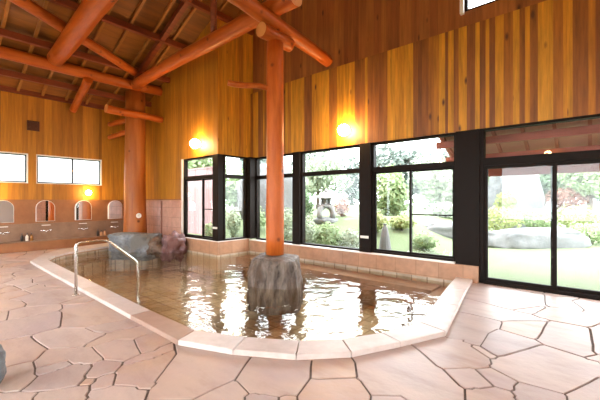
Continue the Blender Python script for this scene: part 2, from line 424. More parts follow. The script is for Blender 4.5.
# ceiling boards run along the ridge; rafters and purlins are its parts
c=MB()
for sgn in (0,1):
    n=46; x0,x1=(XL-.1,RIDGE) if sgn==0 else (RIDGE,XR+.1)
    for i in range(n):
        a=x0+(x1-x0)*i/n; b=x0+(x1-x0)*(i+1)/n; t=random.random(); j=random.uniform(0,.006)
        za,zb=roof(a)+j,roof(b)+j
        c.hexa([(a,YF-.1,za),(b,YF-.1,zb),(b,YM+.3,zb),(a,YM+.3,za),(a,YF-.1,za+.12),(b,YF-.1,zb+.12),(b,YM+.3,zb+.12),(a,YM+.3,za+.12)],t)
ceil=struct(c.build('ceiling',M['roof_board']))
y=-2.6; k=0
while y<6.3:
    r_=MB(); e=RIDGE if y>0 else RIDGE
    yy=y+random.uniform(-.02,.02)
    x0,x1=XL,RIDGE
    if yy>YB-.03: x0=-7.38
    r_.hexa([(x0,yy-.03,roof(x0)-.085),(x1,yy-.03,roof(x1)-.085),(x1,yy+.03,roof(x1)-.085),(x0,yy+.03,roof(x0)-.085),
             (x0,yy-.03,roof(x0)+.01),(x1,yy-.03,roof(x1)+.01),(x1,yy+.03,roof(x1)+.01),(x0,yy+.03,roof(x0)+.01)],random.random())
    r_.build('rafter',M['batten'],ceil); y+=.56
for x in (-11.2,-9.95,-8.65,-7.35,-6.05,-4.75):
    p=MB(); ye=YB if x<-7.4 else YM+.05
    p.box(x-.06,YF,roof(x)-.235,x+.06,ye,roof(x)-.085,random.random()); p.build('purlin',M['purlin'],ceil,.01)
p=MB(); p.box(XL,YF,EAVE-.10,XL+.09,YB,EAVE+.03,.3); p.build('wall_plate',M['purlin'],ceil)

# ------------------------------------------------------------------ pool outline (outer, inner) pairs of the coping slabs
PAIR=[((-1.53,6.33),(-1.80,6.33)),((-1.42,5.5),(-1.69,5.45)),((-1.28,4.6),(-1.56,4.58)),((-1.13,3.6),(-1.43,3.69)),
 ((-1.37,3.05),(-1.61,3.14)),((-1.61,2.56),(-1.83,2.74)),((-1.95,2.2),(-2.12,2.44)),((-2.45,1.9),(-2.58,2.16)),((-3.02,1.68),(-3.12,1.93))]
for i in range(7):
    x=-4.1-.905*i; PAIR.append(((x,1.68+.006*i),(x,1.915+.018*i)))
PAIR[-1]=((-9.53,1.73),(-9.45,2.03))
PAIR+=[((-10.3,2.1),(-9.95,2.28)),((-10.95,2.47),(-10.3,2.6)),((-11.45,3.26),(-10.6,3.15)),((-11.8,4.2),(-10.85,3.8)),((-11.9,4.55),(-10.32,4.22)),((-11.93,5.19),(-10.2,5.19))]
OUT=[p[0] for p in PAIR]; INN=[p[1] for p in PAIR]
OUTP=OUT+[(-7.4,5.25),(-7.4,6.37)]
WATER_Z=-.07
pool=thing('bathing_pool','sunken hot spring pool with pale coping around brown water','pool',(-5,3.5,0))
rnd=random.Random(3)
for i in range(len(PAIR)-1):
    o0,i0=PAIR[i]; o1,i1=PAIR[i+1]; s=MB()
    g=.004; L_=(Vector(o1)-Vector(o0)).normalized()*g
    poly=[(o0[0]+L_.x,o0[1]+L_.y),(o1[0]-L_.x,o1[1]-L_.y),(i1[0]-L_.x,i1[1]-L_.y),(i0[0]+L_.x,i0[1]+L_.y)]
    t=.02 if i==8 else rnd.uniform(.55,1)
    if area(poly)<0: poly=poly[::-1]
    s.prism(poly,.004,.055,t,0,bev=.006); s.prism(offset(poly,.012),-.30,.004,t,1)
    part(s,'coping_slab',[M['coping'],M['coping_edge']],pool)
# basin: floor and inner faces
PIN=INN+[(-9.2,5.18),(-9.19,5.205),(-7.345,5.205),(-7.345,6.285),(-1.80,6.285)]
b=MB(); DEP=-.62
PI_=PIN if area(PIN)>0 else PIN[::-1]
n=len(PI_); vs=[(p[0],p[1],DEP) for p in PI_]+[(p[0],p[1],-.02) for p in PI_]
b.add(vs,[tuple(range(n))]+[(n+i,n+(i+1)%n,(i+1)%n,i) for i in range(n)])
part(b,'basin',M['tile_pool'],pool)
b=MB(); b.box(-7.36,5.80,DEP,-2.05,6.30,-.13); part(b,'bench',M['bench'],pool,.01)
b=MB(); b.box(-2.05,5.2,DEP,-1.72,6.30,-.16); part(b,'step',M['bench'],pool,.01)
b=MB(); PS=offset(PI_,.34)            # step ring on the left and front sides
for i in range(n):
    j=(i+1)%n
    if PI_[i][1]>4.9 and PI_[j][1]>4.9: continue
    if PI_[i][0]>-1.9 and PI_[j][0]>-1.9 : continue
    q=[PI_[i],PI_[j],PS[j],PS[i]]
    b.prism(q,DEP,-.30)
part(b,'step',M['tile_pool'],pool)
wt=MB(); wp=offset(PI_,.002)
wt.prism(wp,DEP+.004,WATER_Z)
wat=wt.build('pool_water',M['water']); tag(wat,'clear brown water filling the pool with rippled window reflections','water',None,'stuff')

# ------------------------------------------------------------------ floor: traced flagstones near, irregular ones elsewhere
def Ax(o,s,pts): return [fl(o[0]+p[0]/s, o[1]+p[1]/s) for p in pts]
a0=((0,300),4.0); b0=((140,280),10/3); c0=((300,280),10/3); d0=((420,280),10/3)
TR=[(a0,[(-40,110),(105,72),(240,48),(240,105),(120,140),(-40,168)]),(a0,[(252,50),(245,108),(340,108),(480,82),(530,68),(395,0),(300,20)]),
(a0,[(-60,170),(115,140),(185,195),(140,240),(5,270),(-60,275)]),(a0,[(120,140),(240,112),(330,110),(420,135),(330,185),(190,192)]),
(a0,[(335,110),(420,92),(545,76),(560,100),(430,125),(370,125)]),(a0,[(330,185),(435,130),(560,105),(590,125),(470,155),(365,182)]),
(a0,[(190,195),(320,190),(365,185),(415,235),(380,250),(275,250),(260,240),(145,270),(140,240)]),(a0,[(145,300),(140,272),(260,243),(290,252),(200,285)]),
(a0,[(365,185),(470,155),(485,170),(550,185),(560,200),(490,245),(420,235)]),(a0,[(550,185),(600,135),(640,150),(610,205),(565,200)]),
(a0,[(5,275),(130,240),(140,300),(80,365),(10,362)]),(a0,[(80,365),(145,305),(295,255),(370,255),(325,330),(240,350)]),
(a0,[(340,305),(370,250),(415,238),(490,245),(460,285),(380,310)]),(a0,[(325,332),(335,305),(380,312),(365,338)]),
(a0,[(365,360),(385,310),(465,280),(455,335),(430,345)]),(a0,[(490,250),(600,208),(655,190),(690,200),(600,235),(500,258)]),
(((0,0),1),[(116,371),(125,364),(150,359),(168,351),(175,352),(151,388),(148,388),(140,386),(114,384)]),
(((0,0),1),[(85,401),(91,390),(114,385),(135,386),(149,389),(138,408),(82,410)]),
(a0,[(-60,372),(85,368),(140,372),(120,430),(-60,450)]),(a0,[(140,372),(245,352),(360,342),(325,430),(120,430)]),
(b0,[(125,240),(130,215),(240,232),(365,258),(320,325),(170,395),(20,400),(40,350),(110,270)]),
(b0,[(365,258),(500,262),(568,268),(560,320),(525,380),(460,385),(365,372),(335,355),(318,325)]),
(b0,[(20,402),(170,398),(320,330),(362,372),(325,430),(0,440)]),(b0,[(330,420),(365,375),(460,388),(462,430)]),(b0,[(462,388),(525,385),(530,430),(462,430)]),
(c0,[(40,268),(180,262),(188,320),(38,328)]),(c0,[(0,372),(35,330),(188,325),(232,375),(235,430),(-5,430)]),
(c0,[(180,262),(300,244),(385,230),(470,292),(545,362),(545,420),(390,410),(330,382),(240,382),(195,325)]),(c0,[(240,385),(330,385),(385,412),(390,430),(235,430)]),
(d0,[(0,235),(45,200),(70,188),(140,195),(170,215),(235,265),(230,290),(70,295)]),
(d0,[(150,57),(172,14),(240,16),(410,50),(418,85),(310,98)]),(d0,[(310,100),(325,95),(418,87),(385,112)]),
(d0,[(145,105),(155,62),(305,102),(425,130),(415,135),(270,135)]),(d0,[(90,192),(140,108),(270,138),(262,160),(230,175),(200,218),(150,210)]),
(d0,[(275,138),(420,135),(385,198),(265,162)]),(d0,[(230,175),(262,163),(385,200),(410,212),(260,255),(205,218)]),
(d0,[(150,212),(200,220),(258,255),(238,262)]),(d0,[(385,112),(418,90),(520,100),(570,130),(565,155),(425,130),(395,125)]),
(d0,[(428,135),(565,160),(580,250),(545,255),(415,212),(390,200)]),(d0,[(568,158),(650,150),(660,250),(585,250)]),
(d0,[(415,82),(420,50),(500,65),(550,100),(520,100)]),(d0,[(505,68),(640,85),(650,120),(560,108)]),
(d0,[(235,265),(260,257),(410,215),(545,258),(600,270),(620,315),(485,375),(330,335),(240,288)]),(d0,[(72,295),(180,292),(245,352),(150,362)]),
(d0,[(185,292),(235,290),(325,340),(310,370),(250,350)]),(d0,[(325,340),(480,378),(500,430),(335,430),(312,372)]),
(d0,[(150,365),(245,355),(308,372),(335,430),(145,430)]),(d0,[(490,375),(620,320),(680,430),(505,430)]),(d0,[(548,258),(585,252),(680,255),(680,300),(610,280)])]
traced=[Ax(q[0][0],q[0][1],q[1]) for q in TR]
traced=[p if area(p)>0 else p[::-1] for p in traced]
def near_out(p):
    best=None; p=p[:2]
    for i in range(len(OUT)-1):
        a=Vector(OUT[i]); bb=Vector(OUT[i+1]); e=bb-a; k=max(0,min(1,(Vector(p)-a).dot(e)/e.length_squared)); q=a+e*k
        dd=(Vector(p)-q).length
        if best is None or dd<best[0]:
            nn=Vector((e.y,-e.x)).normalized()
            best=(dd,q,nn)
    return best
cen=Vector((-5,3.8))
def poolclip(poly,p):
    dd,q,nn=near_out(p)
    if nn.dot(cen-q)<0: nn=-nn
    q=q+nn*.07
    return clip(poly,q,nn)
samples=[]                            # (x, y, stone number): every point claims the floor nearest to it
for gi,p in enumerate(traced):
    qq=offset(p,.045)
    for i in range(len(qq)):
        u=Vector(qq[i]); v_=Vector(qq[(i+1)%len(qq)]); k=max(1,int((v_-u).length/.055))
        for j in range(k):
            q=u.lerp(v_,j/k)
            if near_out(q)[0]>.02 and not inside(q,OUTP): samples.append((q.x,q.y,gi))
seeds=[]; tries=0; rs=random.Random(5); ng=len(traced)
ROOM=[(XL+.15,YF),(XR,YF),(XR,YM-.02),(XL+.15,YM-.02)]
def free(p,far=.008):
    if inside(p,OUTP) or (p[1]>YB and p[0]<-1.6) or near_out(p)[0]<.06: return False
    if any(inside(p,q) for q in traced): return False
    return not any((p[0]-q[0])**2+(p[1]-q[1])**2<far for q in samples)
while tries<7000:
    tries+=1
    p=(rs.uniform(XL+.2,XR-.1),rs.uniform(YF+.1,YM-.1)); dmin=rs.choice([.16,.32,.44,.55])
    if any((p[0]-q[0])**2+((p[1]-q[1])*1.25)**2<max(dmin,q[2])**2 for q in seeds): continue
    if not free(p): continue
    seeds.append((p[0],p[1],dmin))
for sd_ in seeds:
    samples.append((sd_[0],sd_[1],ng))
    a=rs.gauss(0,.5)+(PI/2 if rs.random()<.15 else 0); l=sd_[2]*.42
    for sg in (-1,1):
        q=(sd_[0]+sg*l*math.cos(a),sd_[1]+sg*l*math.sin(a))
        if free(q,.004) and sd_[2]>.2: samples.append((q[0],q[1],ng))
    ng+=1
for q in list(samples):               # mirror images across the coping keep the stones out of the pool
    dd,b_,nn=near_out(q)
    if dd<1.1:
        if nn.dot(cen-b_)<0: nn=-nn
        b_=b_+nn*.10; m_=Vector(q[:2])+nn*2*(b_-Vector(q[:2])).dot(nn); samples.append((m_.x,m_.y,-1))
groups={}
for si,sp in enumerate(samples):
    if sp[2]<0: continue
    poly=[(p[0],p[1],-1) for p in ROOM]           # third value: the neighbour behind the edge that starts here
    ds=sorted(((q[0]-sp[0])**2+(q[1]-sp[1])**2,qi) for qi,q in enumerate(samples) if qi!=si and abs(q[0]-sp[0])<2.6 and abs(q[1]-sp[1])<2.6)
    for dq,qi in ds:
        if dq>4*max((v[0]-sp[0])**2+(v[1]-sp[1])**2 for v in poly): break
        q=samples[qi]
        ax,ay=(sp[0]+q[0])/2,(sp[1]+q[1])/2; nx_,ny_=q[0]-sp[0],q[1]-sp[1]; out=[]
        for i in range(len(poly)):
            p=poly[i]; r=poly[(i+1)%len(poly)]
            dp=(p[0]-ax)*nx_+(p[1]-ay)*ny_; dr_=(r[0]-ax)*nx_+(r[1]-ay)*ny_
            if dp<=0: out.append(p)
            if (dp<=0)!=(dr_<=0):
                k=dp/(dp-dr_); m_=(p[0]+(r[0]-p[0])*k,p[1]+(r[1]-p[1])*k)
                out.append((m_[0],m_[1],qi if dp<=0 else p[2]))
        poly=out
        if len(poly)<3: break
    if len(poly)<3: continue
    for i in range(len(poly)):
        nb=poly[i][2]
        if nb>=0 and samples[nb][2]==sp[2]: continue
        a,b_=poly[i],poly[(i+1)%len(poly)]
        if (a[0]-b_[0])**2+(a[1]-b_[1])**2>1e-10: groups.setdefault(sp[2],[]).append(((a[0],a[1]),(b_[0],b_[1])))
def chain(E):
    E=list(E); loops=[]
    while E:
        lp=[E.pop()]
        while True:
            e=lp[-1][1]; k=min(range(len(E)),key=lambda i:(E[i][0][0]-e[0])**2+(E[i][0][1]-e[1])**2,default=None)
            if k is None: break
            d1=(E[k][0][0]-e[0])**2+(E[k][0][1]-e[1])**2; d2=(lp[0][0][0]-e[0])**2+(lp[0][0][1]-e[1])**2
            if d2<=d1 or d1>1e-4: break
            lp.append(E.pop(k))
        loops.append([q[0] for q in lp])
    return max(loops,key=lambda l:abs(area(l)))
def simplify(p,tol=.011):
    p=list(p); ch=True
    while ch and len(p)>4:
        ch=False; best=None
        for i in range(len(p)):
            a=Vector(p[i-1]); b_=Vector(p[i]); c_=Vector(p[(i+1)%len(p)]); e=c_-a
            d=abs(e.x*(b_-a).y-e.y*(b_-a).x)/max(e.length,1e-6)
            if d<tol and (best is None or d<best[0]): best=(d,i)
        if best: p.pop(best[1]); ch=True
    return p
cells=[]
for gi,E in groups.items():
    lp=simplify(chain(E))
    if len(lp)>=3: cells.append((lp,(sum(q[0] for q in lp)/len(lp),sum(q[1] for q in lp)/len(lp))))
fs=MB(); rs=random.Random(8)
def addstone(poly,p,traced_):
    poly=poolclip(poly,p)
    for k_,(a_,n_) in enumerate((((0,YM-.01),(0,1)),((XL+.15,0),(-1,0)))): poly=clip(poly,a_,n_)
    if len(poly)<3 or abs(area(poly))<.006: return
    if area(poly)<0: poly=poly[::-1]
    # wobble the edges a little, then inset for the joint
    pts=[]
    for i in range(len(poly)):
        a=Vector(poly[i]); b_=Vector(poly[(i+1)%len(poly)]); l=(b_-a).length
        if l<.02: continue
        k=max(1,min(6,int(l/.16)))
        for j in range(k):
            q=a.lerp(b_,j/k)
            w_=.012
            q=q+Vector((noise.noise(Vector((q.x*4,q.y*4,1))),noise.noise(Vector((q.x*4,q.y*4,9)))))*w_
            pts.append((q.x,q.y))
    if len(pts)<3: return
    pts=offset(pts,rs.uniform(.006,.011))
    if area(pts)<.003: return
    fs.prism(pts,-.03,rs.uniform(-.004,.0),rs.random(),0,bev=.004)
for poly,s in cells: addstone(poly,s,False)
# grout bed with the pool cut out
bm=bmesh.new()
outer=[(XL-.1,YF-.1),(XR+.1,YF-.1),(XR+.1,YM+.1),(-1.6,YM+.1)]
hole=[((o[0]*.7+i[0]*.3),(o[1]*.7+i[1]*.3)) for o,i in PAIR]
ring=outer+hole+[(-11.9,5.3),(XL-.1,5.3)]
vs=[bm.verts.new((p[0],p[1],-.012)) for p in ring]
es=[bm.edges.new((vs[i],vs[(i+1)%len(vs)])) for i in range(len(vs))]
bmesh.ops.triangle_fill(bm,use_beauty=True,edges=es)
bb=len(fs.v); bm.verts.index_update()
vl=list(bm.verts); idx={v:i for i,v in enumerate(vl)}
for v in vl: fs.v.append((v.co.x,v.co.y,-.012))
for v in vl: fs.v.append((v.co.x,v.co.y,-.25))
nv=len(vl)
for f in bm.faces:
    ii=[idx[v] for v in f.verts]
    if f.normal.z<0: ii=ii[::-1]
    fs.face([bb+i for i in ii],.5,1); fs.face([bb+nv+i for i in ii[::-1]],.5,1)
bm.free()
struct(fs.build('floor',[M['flag'],M['grout']]))

# ------------------------------------------------------------------ tiled curbs and sills under the windows
d=MB()
d.box(-9.2,YB-.03,-.62,-7.36,YB+.15,SILL+.02); d.box(-7.52,YB+.15,-.62,-7.36,YM-.07,SILL+.02)
d.box(-7.36,YM-.07,-.62,-1.44,YM+.15,SILL-.02)
struct(d.build('trim_3',M['tile_curb'],None,.006))
d=MB(); d.box(-9.2,YB-.04,SILL+.02,-7.35,YB+.06,SILL+.04); d.box(-7.46,YB+.06,SILL+.02,-7.35,YM-.07,SILL+.04); d.box(-7.36,YM-.08,SILL-.02,-1.82,YM+.06,SILL+.003)
d.box(-9.22,YB-.02,SILL+.04,-9.15,YB+.14,HEAD)
struct(d.build('trim_4',M['white']))
# ------------------------------------------------------------------ windows
def bar(mb,axis,c0,c1,u0,z0,u1,z1):
    if axis=='y': mb.box(u0,c0,z0,u1,c1,z1)
    else: mb.box(c0,u0,z0,c1,u1,z1)
def framerect(mb,axis,c0,c1,u0,z0,u1,z1,w_=.05):
    bar(mb,axis,c0,c1,u0,z0,u0+w_,z1); bar(mb,axis,c0,c1,u1-w_,z0,u1,z1)
    bar(mb,axis,c0,c1,u0+w_,z0,u1-w_,z0+w_); bar(mb,axis,c0,c1,u0+w_,z1-w_,u1-w_,z1)
def pane(axis,c,u0,z0,u1,z1,parent,g='glass',nm='pane'):
    q=MB(); bar(q,axis,c,c+.006,u0,z0,u1,z1); return part(q,nm,M[g],parent)
def win(nm,axis,c,u0,z0,u1,z1,split=None,rail=None,trans=2.02,th=.12,lab=None):
    s=1; q=MB(); framerect(q,axis,c,c+th,u0,z0,u1,z1,.045)
    if trans: bar(q,axis,c+.0,c+th,u0+.045,trans,u1-.045,trans+.10)
    o=struct(q.build(nm,M['frame'],None,.004),lab,'window' if lab else None)
    zt=trans if trans else z1-.045
    if trans: pane(axis,c+.07,u0+.045,trans+.10,u1-.045,z1-.045,o)
    xs=[u0+.045]+([split] if split else [])+[u1-.045]
    for i,(a,b_) in enumerate(zip(xs,xs[1:])):
        if split:
            off=.03 if i==0 else .06
            q=MB(); framerect(q,axis,c+off,c+off+.03,a-(.02 if i else 0),z0+.045,b_+(.02 if i==0 else 0),zt,.04)
            if rail and i==len(xs)-2: bar(q,axis,c+off,c+off+.03,a,rail,b_,rail+.025)
            sh=part(q,'sash',M['frame'],o); pane(axis,c+off+.012,a+.02,z0+.085,b_-.02,zt-.04,sh)
        else: pane(axis,c+.07,a,z0+.045,b_,zt,o)
    return o
def post(nm,x0,y0,x1,y1,z0,z1,m='frame'):
    q=MB(); q.box(x0,y0,z0,x1,y1,z1); return struct(q.build(nm,M[m],None,.006))
w3=win('window_3','y',YB+.02,-9.15,SILL+.04,-7.62,HEAD,split=-8.2,rail=1.16)
w4=win('window_4','x',-7.48,5.42,SILL+.04,6.20,HEAD)
w5=win('window_5','y',YM+.04,-7.22,SILL,-5.75,HEAD)
w6=win('window_6','y',YM+.04,-5.51,SILL,-3.79,HEAD)
w7=win('window_7','y',YM+.04,-3.52,SILL,-1.82,HEAD,split=-2.69,rail=1.12)
post('trim_5',-7.62,YB-.02,-7.38,YB+.17,SILL+.04,HEAD); post('trim_6',-7.50,6.20,-7.22,YM+.16,SILL+.04,HEAD)
p7=post('trim_7',-5.75,YM-.03,-5.51,YM+.17,SILL,HEAD); p8=post('trim_8',-3.79,YM-.03,-3.52,YM+.17,SILL,HEAD)
post('trim_9',-1.82,YM-.02,-1.43,YM+.17,0,HEAD)
for i,(x0,y0,z) in enumerate(((-7.60,YB-.02,.66),(-3.76,YM-.03,.60))):
    q=MB(); q.box(x0,y0-.006,z,x0+.20,y0,z+.055)
    tag(q.build('notice_strip',M['white'],None,.002),('small white strip on the dark post at the corner of the window bay','small white strip on the dark post between the two right-hand windows')[i],'sign')
# clerestory
win('window_8','y',YM+.11,-1.70,4.78,.10,5.62,trans=None,th=.1)
q=MB(); q.box(-1.76,YM+.02,4.74,-1.70,YM+.12,5.66); struct(q.build('trim_10',M['white']))
# left wall windows: two frosted sliding windows with white reveals
for i,(u0,u1,z0,z1) in enumerate(((.35,2.13,1.90,2.74),(2.31,4.02,1.90,2.74))):
    q=MB(); framerect(q,'x',-12.13,-12.005,u0,z0,u1,z1,.028); o=struct(q.build('window_%d'%(i+1),M['white'],None,.003))
    q=MB(); framerect(q,'x',-12.10,-12.06,u0+.028,z0+.028,u1-.028,z1-.028,.03); mid=(u0+u1)/2+.05
    bar(q,'x',-12.10,-12.06,mid-.018,z0+.05,mid+.018,z1-.05); s_=part(q,'sash',M['frame'],o)
    pane('x',-12.085,u0+.04,z0+.04,u1-.04,z1-.04,s_,'frost')
    q=MB(); q.box(-12.06,mid-.02,2.30,-12.045,mid+.02,2.35); part(q,'latch',M['chrome'],s_)
for i,(u0,u1,z0,z1) in enumerate(south): win('window_%d'%(9+i),'y',YF-.13,u0,z0,u1,z1,trans=None,th=.1)  # unseen windows added in the front wall for daylight
for i,(u0,u1,z0,z1) in enumerate(east): win('window_%d'%(13+i),'x',XR+.02,u0,z0,u1,z1,trans=None,th=.1)  # unseen windows added in the entrance wall for daylight
# sliding glass door on the right
q=MB(); c0,c1=YM+.0,YM+.15
bar(q,'y',c0,c1,-1.43,0,-1.37,HEAD); bar(q,'y',c0,c1,1.54,0,1.6,HEAD); bar(q,'y',c0,c1,-1.37,HEAD-.04,1.54,HEAD); bar(q,'y',c0,c1,-1.37,2.00,1.54,2.13); bar(q,'y',c0,c1,-1.37,-.02,1.54,.045)
dr=struct(q.build('door_1',M['frame'],None,.004))
pane('y',YM+.08,-1.37,2.13,1.54,HEAD-.04,dr)
for i,(a,b_) in enumerate(((-1.37,-.38),(-.46,.56),(.50,1.54))):
    off=.03 if i!=1 else .08; q=MB(); framerect(q,'y',YM+off,YM+off+.035,a,.045,b_,2.0,.055)
    s_=part(q,'door_leaf',M['frame'],dr); pane('y',YM+off+.014,a+.055,.10,b_-.055,1.945,s_)

# ------------------------------------------------------------------ logs
def mklog(name,label,p0,p1,r0,r1,mt,seed,sag=0,cat='log beam',group=None,n=14,endm=False):
    p0,p1=Vector(p0),Vector(p1); s=MB(); path=[]; rad=[]
    side=(p1-p0).cross(Vector((0,0,1))); 
    if side.length<.01: side=Vector((1,0,0))
    side.normalize()
    for i in range(n+1):
        k=i/n; q=p0.lerp(p1,k)+side*(.035*noise.noise(Vector((k*2.3,seed,0))))+Vector((0,0,sag*math.sin(PI*k)+.02*noise.noise(Vector((k*2.3,seed,5)))))
        if i in (0,n): q=p0.lerp(p1,k)
        path.append(q); rad.append((r0+(r1-r0)*k)*(1+.05*noise.noise(Vector((k*7,seed,3)))))
    s.tube(path,rad,18,.5,0,.10,seed,True,1)
    o=s.build(name,[M[mt],M['log_end'] if endm else M[mt]]); tag(o,label,cat,group); return o
# upright pillars
s=MB(); PX,PY=-4.40,4.38
path=[(PX,PY,.415+.30*i) for i in range(14)]; path.append((PX,PY,4.31))
s.tube(path,[.165-.0008*i for i in range(15)],20,wob=.05,seed=4)
pil=s.build('log_pillar',M['log_z']); tag(pil,'slim orange log pillar rising from the stone in the pool','pillar')
s=MB(); QX,QY=-10.80,4.575
zs=[.056,.3,.7,1.2,1.8,2.4,3,3.6,4.2,4.79]
s.tube([(QX,QY,z) for z in zs],[.37,.34,.325,.315,.31,.30,.295,.29,.285,.28],26,wob=.09,seed=9)
pil2=s.build('log_pillar',M['pillar_z']); tag(pil2,'thick tree trunk pillar in the far corner behind the grey rock','pillar')
# base stone
s=MB(); bx,by=-4.24,4.27
prof=[(.50,-.50),(.51,-.25),(.505,-.12),(.50,-.02),(.49,.06),(.475,.13),(.465,.20),(.45,.27),(.435,.33),(.42,.375),(.37,.405),(.20,.413)]
seg=52; bs=len(s.v)
for r_,z in prof:
    for k in range(seg):
        a=2*PI*k/seg; ca,sa=math.cos(a),math.sin(a)
        kk=min(1.12,.90/max(abs(math.cos(a-.55)),abs(math.sin(a-.55))*.95,abs(math.cos(a-1.45))*.93))
        kk*=1+.10*noise.fractal(Vector((ca*2.2,sa*2.2,z*2.5)),.8,2,4)+.05*noise.noise(Vector((ca*7,sa*7,z*2)))
        s.v.append((bx+r_*kk*ca-.05,by+r_*kk*sa+.02,z+(.02*noise.noise(Vector((ca*2,sa*2,z*3))) if .0<z<.41 else 0)))
for i in range(len(prof)-1):
    for k in range(seg): k2=(k+1)%seg; s.face([bs+i*seg+k,bs+i*seg+k2,bs+(i+1)*seg+k2,bs+(i+1)*seg+k],.5,0,False)
s.face([bs+k for k in range(seg)][::-1]); s.face([bs+(len(prof)-1)*seg+k for k in range(seg)])
tag(s.build('base_stone',M['base_stone']),'rough grey boulder standing in the pool under the log pillar','stone')
G='log roof beams'
mklog('log_bracket','short log bracket between the slim pillar and the beam above',(PX+.01,4.02,4.43),(PX,4.80,4.415),.13,.125,'log_y',2,endm=True,cat='bracket')
mklog('log_beam','stout log crossing over the slim pillar towards the window wall',(PX-.02,1.2,4.95),(PX,6.05,4.50),.165,.12,'log_y',3,.06,group=G)
mklog('log_beam','long log running from the corner pillar to past the slim pillar top',(-10.28,4.36,4.88),(-3.85,4.34,4.95),.145,.17,'log_x',5,.03,group=G,endm=True)
mklog('log_beam','thickest log beam at top left with its cut end showing',(-10.12,2.34,4.96),(-3.2,2.30,5.54),.185,.25,'log_x',6,0,group=G,endm=True)
mklog('log_beam','long log running parallel to the left wall onto the corner pillar',(-10.55,-2.9,4.90),(-10.50,5.24,4.93),.16,.14,'log_y',7,0,group=G)
mklog('log_beam','sloping log rising from the corner pillar up under the roof boards',(-9.86,4.15,5.08),(-8.10,.42,5.52),.105,.14,'log_y',8,0,group=G)
mklog('log_brace','short sloping log from the left wall up to the long log',(-11.98,3.21,4.19),(-10.4,3.15,4.72),.10,.11,'log_x',10,0,cat='log brace')
mklog('log_brace','short log laid crosswise on the far corner pillar',(-10.38,3.58,4.03),(-10.38,5.23,4.0),.12,.095,'log_y',11,0,cat='log brace',endm=True)
mklog('log_tie','upper of two short logs between the left wall and corner pillar',(-11.98,4.25,3.93),(-11.07,4.47,3.97),.075,.085,'log_x',12,cat='log tie')
mklog('log_tie','lower of two short logs between the left wall and corner pillar',(-11.98,4.25,3.50),(-11.07,4.47,3.60),.075,.085,'log_x',13,cat='log tie')
e=Vector((PX,PY,3.47)); dd=Vector((F2[0]*.29+R2[0]*.956,F2[1]*.29+R2[1]*.956,0))
mklog('log_peg','thin log stub sticking out sideways from the slim pillar',e-dd*.86+Vector((0,0,.03)),e,.05,.05,'log_x',14,cat='log stub',n=6,endm=True)
# struts between beams and roof
def strut(label,x0,y0,z0,x1,y1,z1,w_=.13):
    s=MB(); s.tube([(x0,y0,z0),((x0+x1)/2,(y0+y1)/2,(z0+z1)/2),(x1,y1,z1)],w_/2*1.3,4,.5); tag(s.build('roof_strut',M['purlin']),label,'strut')
strut('upright dark red strut standing on the log near the slim pillar',-6.29,4.35,5.05,-6.29,4.35,roof(-6.29)-.09)
strut('upright dark red strut standing on the thickest log beam',-7.6,2.32,5.3,-7.6,2.32,roof(-7.6)-.09)
s=MB(); s.hexa([(-10.2,4.28,roof(-10.2)-.24),(-4.1,4.28,roof(-4.1)-.24),(-4.1,4.40,roof(-4.1)-.24),(-10.2,4.40,roof(-10.2)-.24),(-10.2,4.28,roof(-10.2)-.09),(-4.1,4.28,roof(-4.1)-.09),(-4.1,4.40,roof(-4.1)-.09),(-10.2,4.40,roof(-10.2)-.09)],.4)
tag(s.build('principal_rafter',M['purlin']),'dark red squared rafter climbing the roof above the long log','rafter')

# ------------------------------------------------------------------ rocks at the far end of the pool
s=MB(); s.ball((0,0,0),(.74,.30,.42),5,.22,1.6,2,flat=.55,top=.32)
o=s.build('rock',M['rock_grey']); o.location=(-10.10,4.30,.11); o.rotation_euler=(0,0,math.radians(41)); tag(o,'large flat-topped blue grey rock beside the corner pillar','rock')
s=MB(); s.ball((0,0,0),(.30,.22,.27),4,.4,2.2,5)
o=s.build('rock',M['rock_brown']); o.location=(-9.48,4.58,.08); tag(o,'low dark wet rock between the grey rock and purple rock','rock')
s=MB(); s.ball((0,0,0),(.33,.28,.40),4,.42,1.9,8,flat=.9)
o=s.build('rock',M['rock_purple']); o.location=(-9.09,4.91,.08); o.rotation_euler=(0,0,.5); tag(o,'purplish red peaked rock at the end of the dark bay window','rock')
s=MB(); s.ball((0,0,0),(.17,.16,.18),4,.15,1.6,3,flat=.75)
o=s.build('rock',M['rock_grey']); o.location=(*at(-23,2.5),.145); tag(o,'grey rounded stone on the paving at the left picture edge','rock')

# ------------------------------------------------------------------ handrail
X0=-5.79
s=MB()
def arc(path,r=.09,k=6):
    out=[Vector(path[0])]
    for i in range(1,len(path)-1):
        a,b_,c_=Vector(path[i-1]),Vector(path[i]),Vector(path[i+1]); u=(a-b_).normalized(); v_=(c_-b_).normalized()
        p,q=b_+u*r,b_+v_*r
        for j in range(k+1):
            t=j/k; out.append(p*(1-t)**2+b_*2*t*(1-t)+q*t*t)
    out.append(Vector(path[-1])); return out
hr=thing('handrail','bent stainless steel handrail stepping down into the pool','handrail',(X0,1.59,0))
s.tube(arc([(X0,1.59,-.01),(X0,1.59,.79),(X0,2.00,.79),(X0,2.49,.36),(X0,2.49,-.58)]),.021,12)
part(s,'rail_tube',M['steel'],hr)
s=MB(); s.lathe([(.05,0),(.05,.008),(.03,.014)],(X0,1.59,0),16); part(s,'floor_flange',M['steel'],hr)
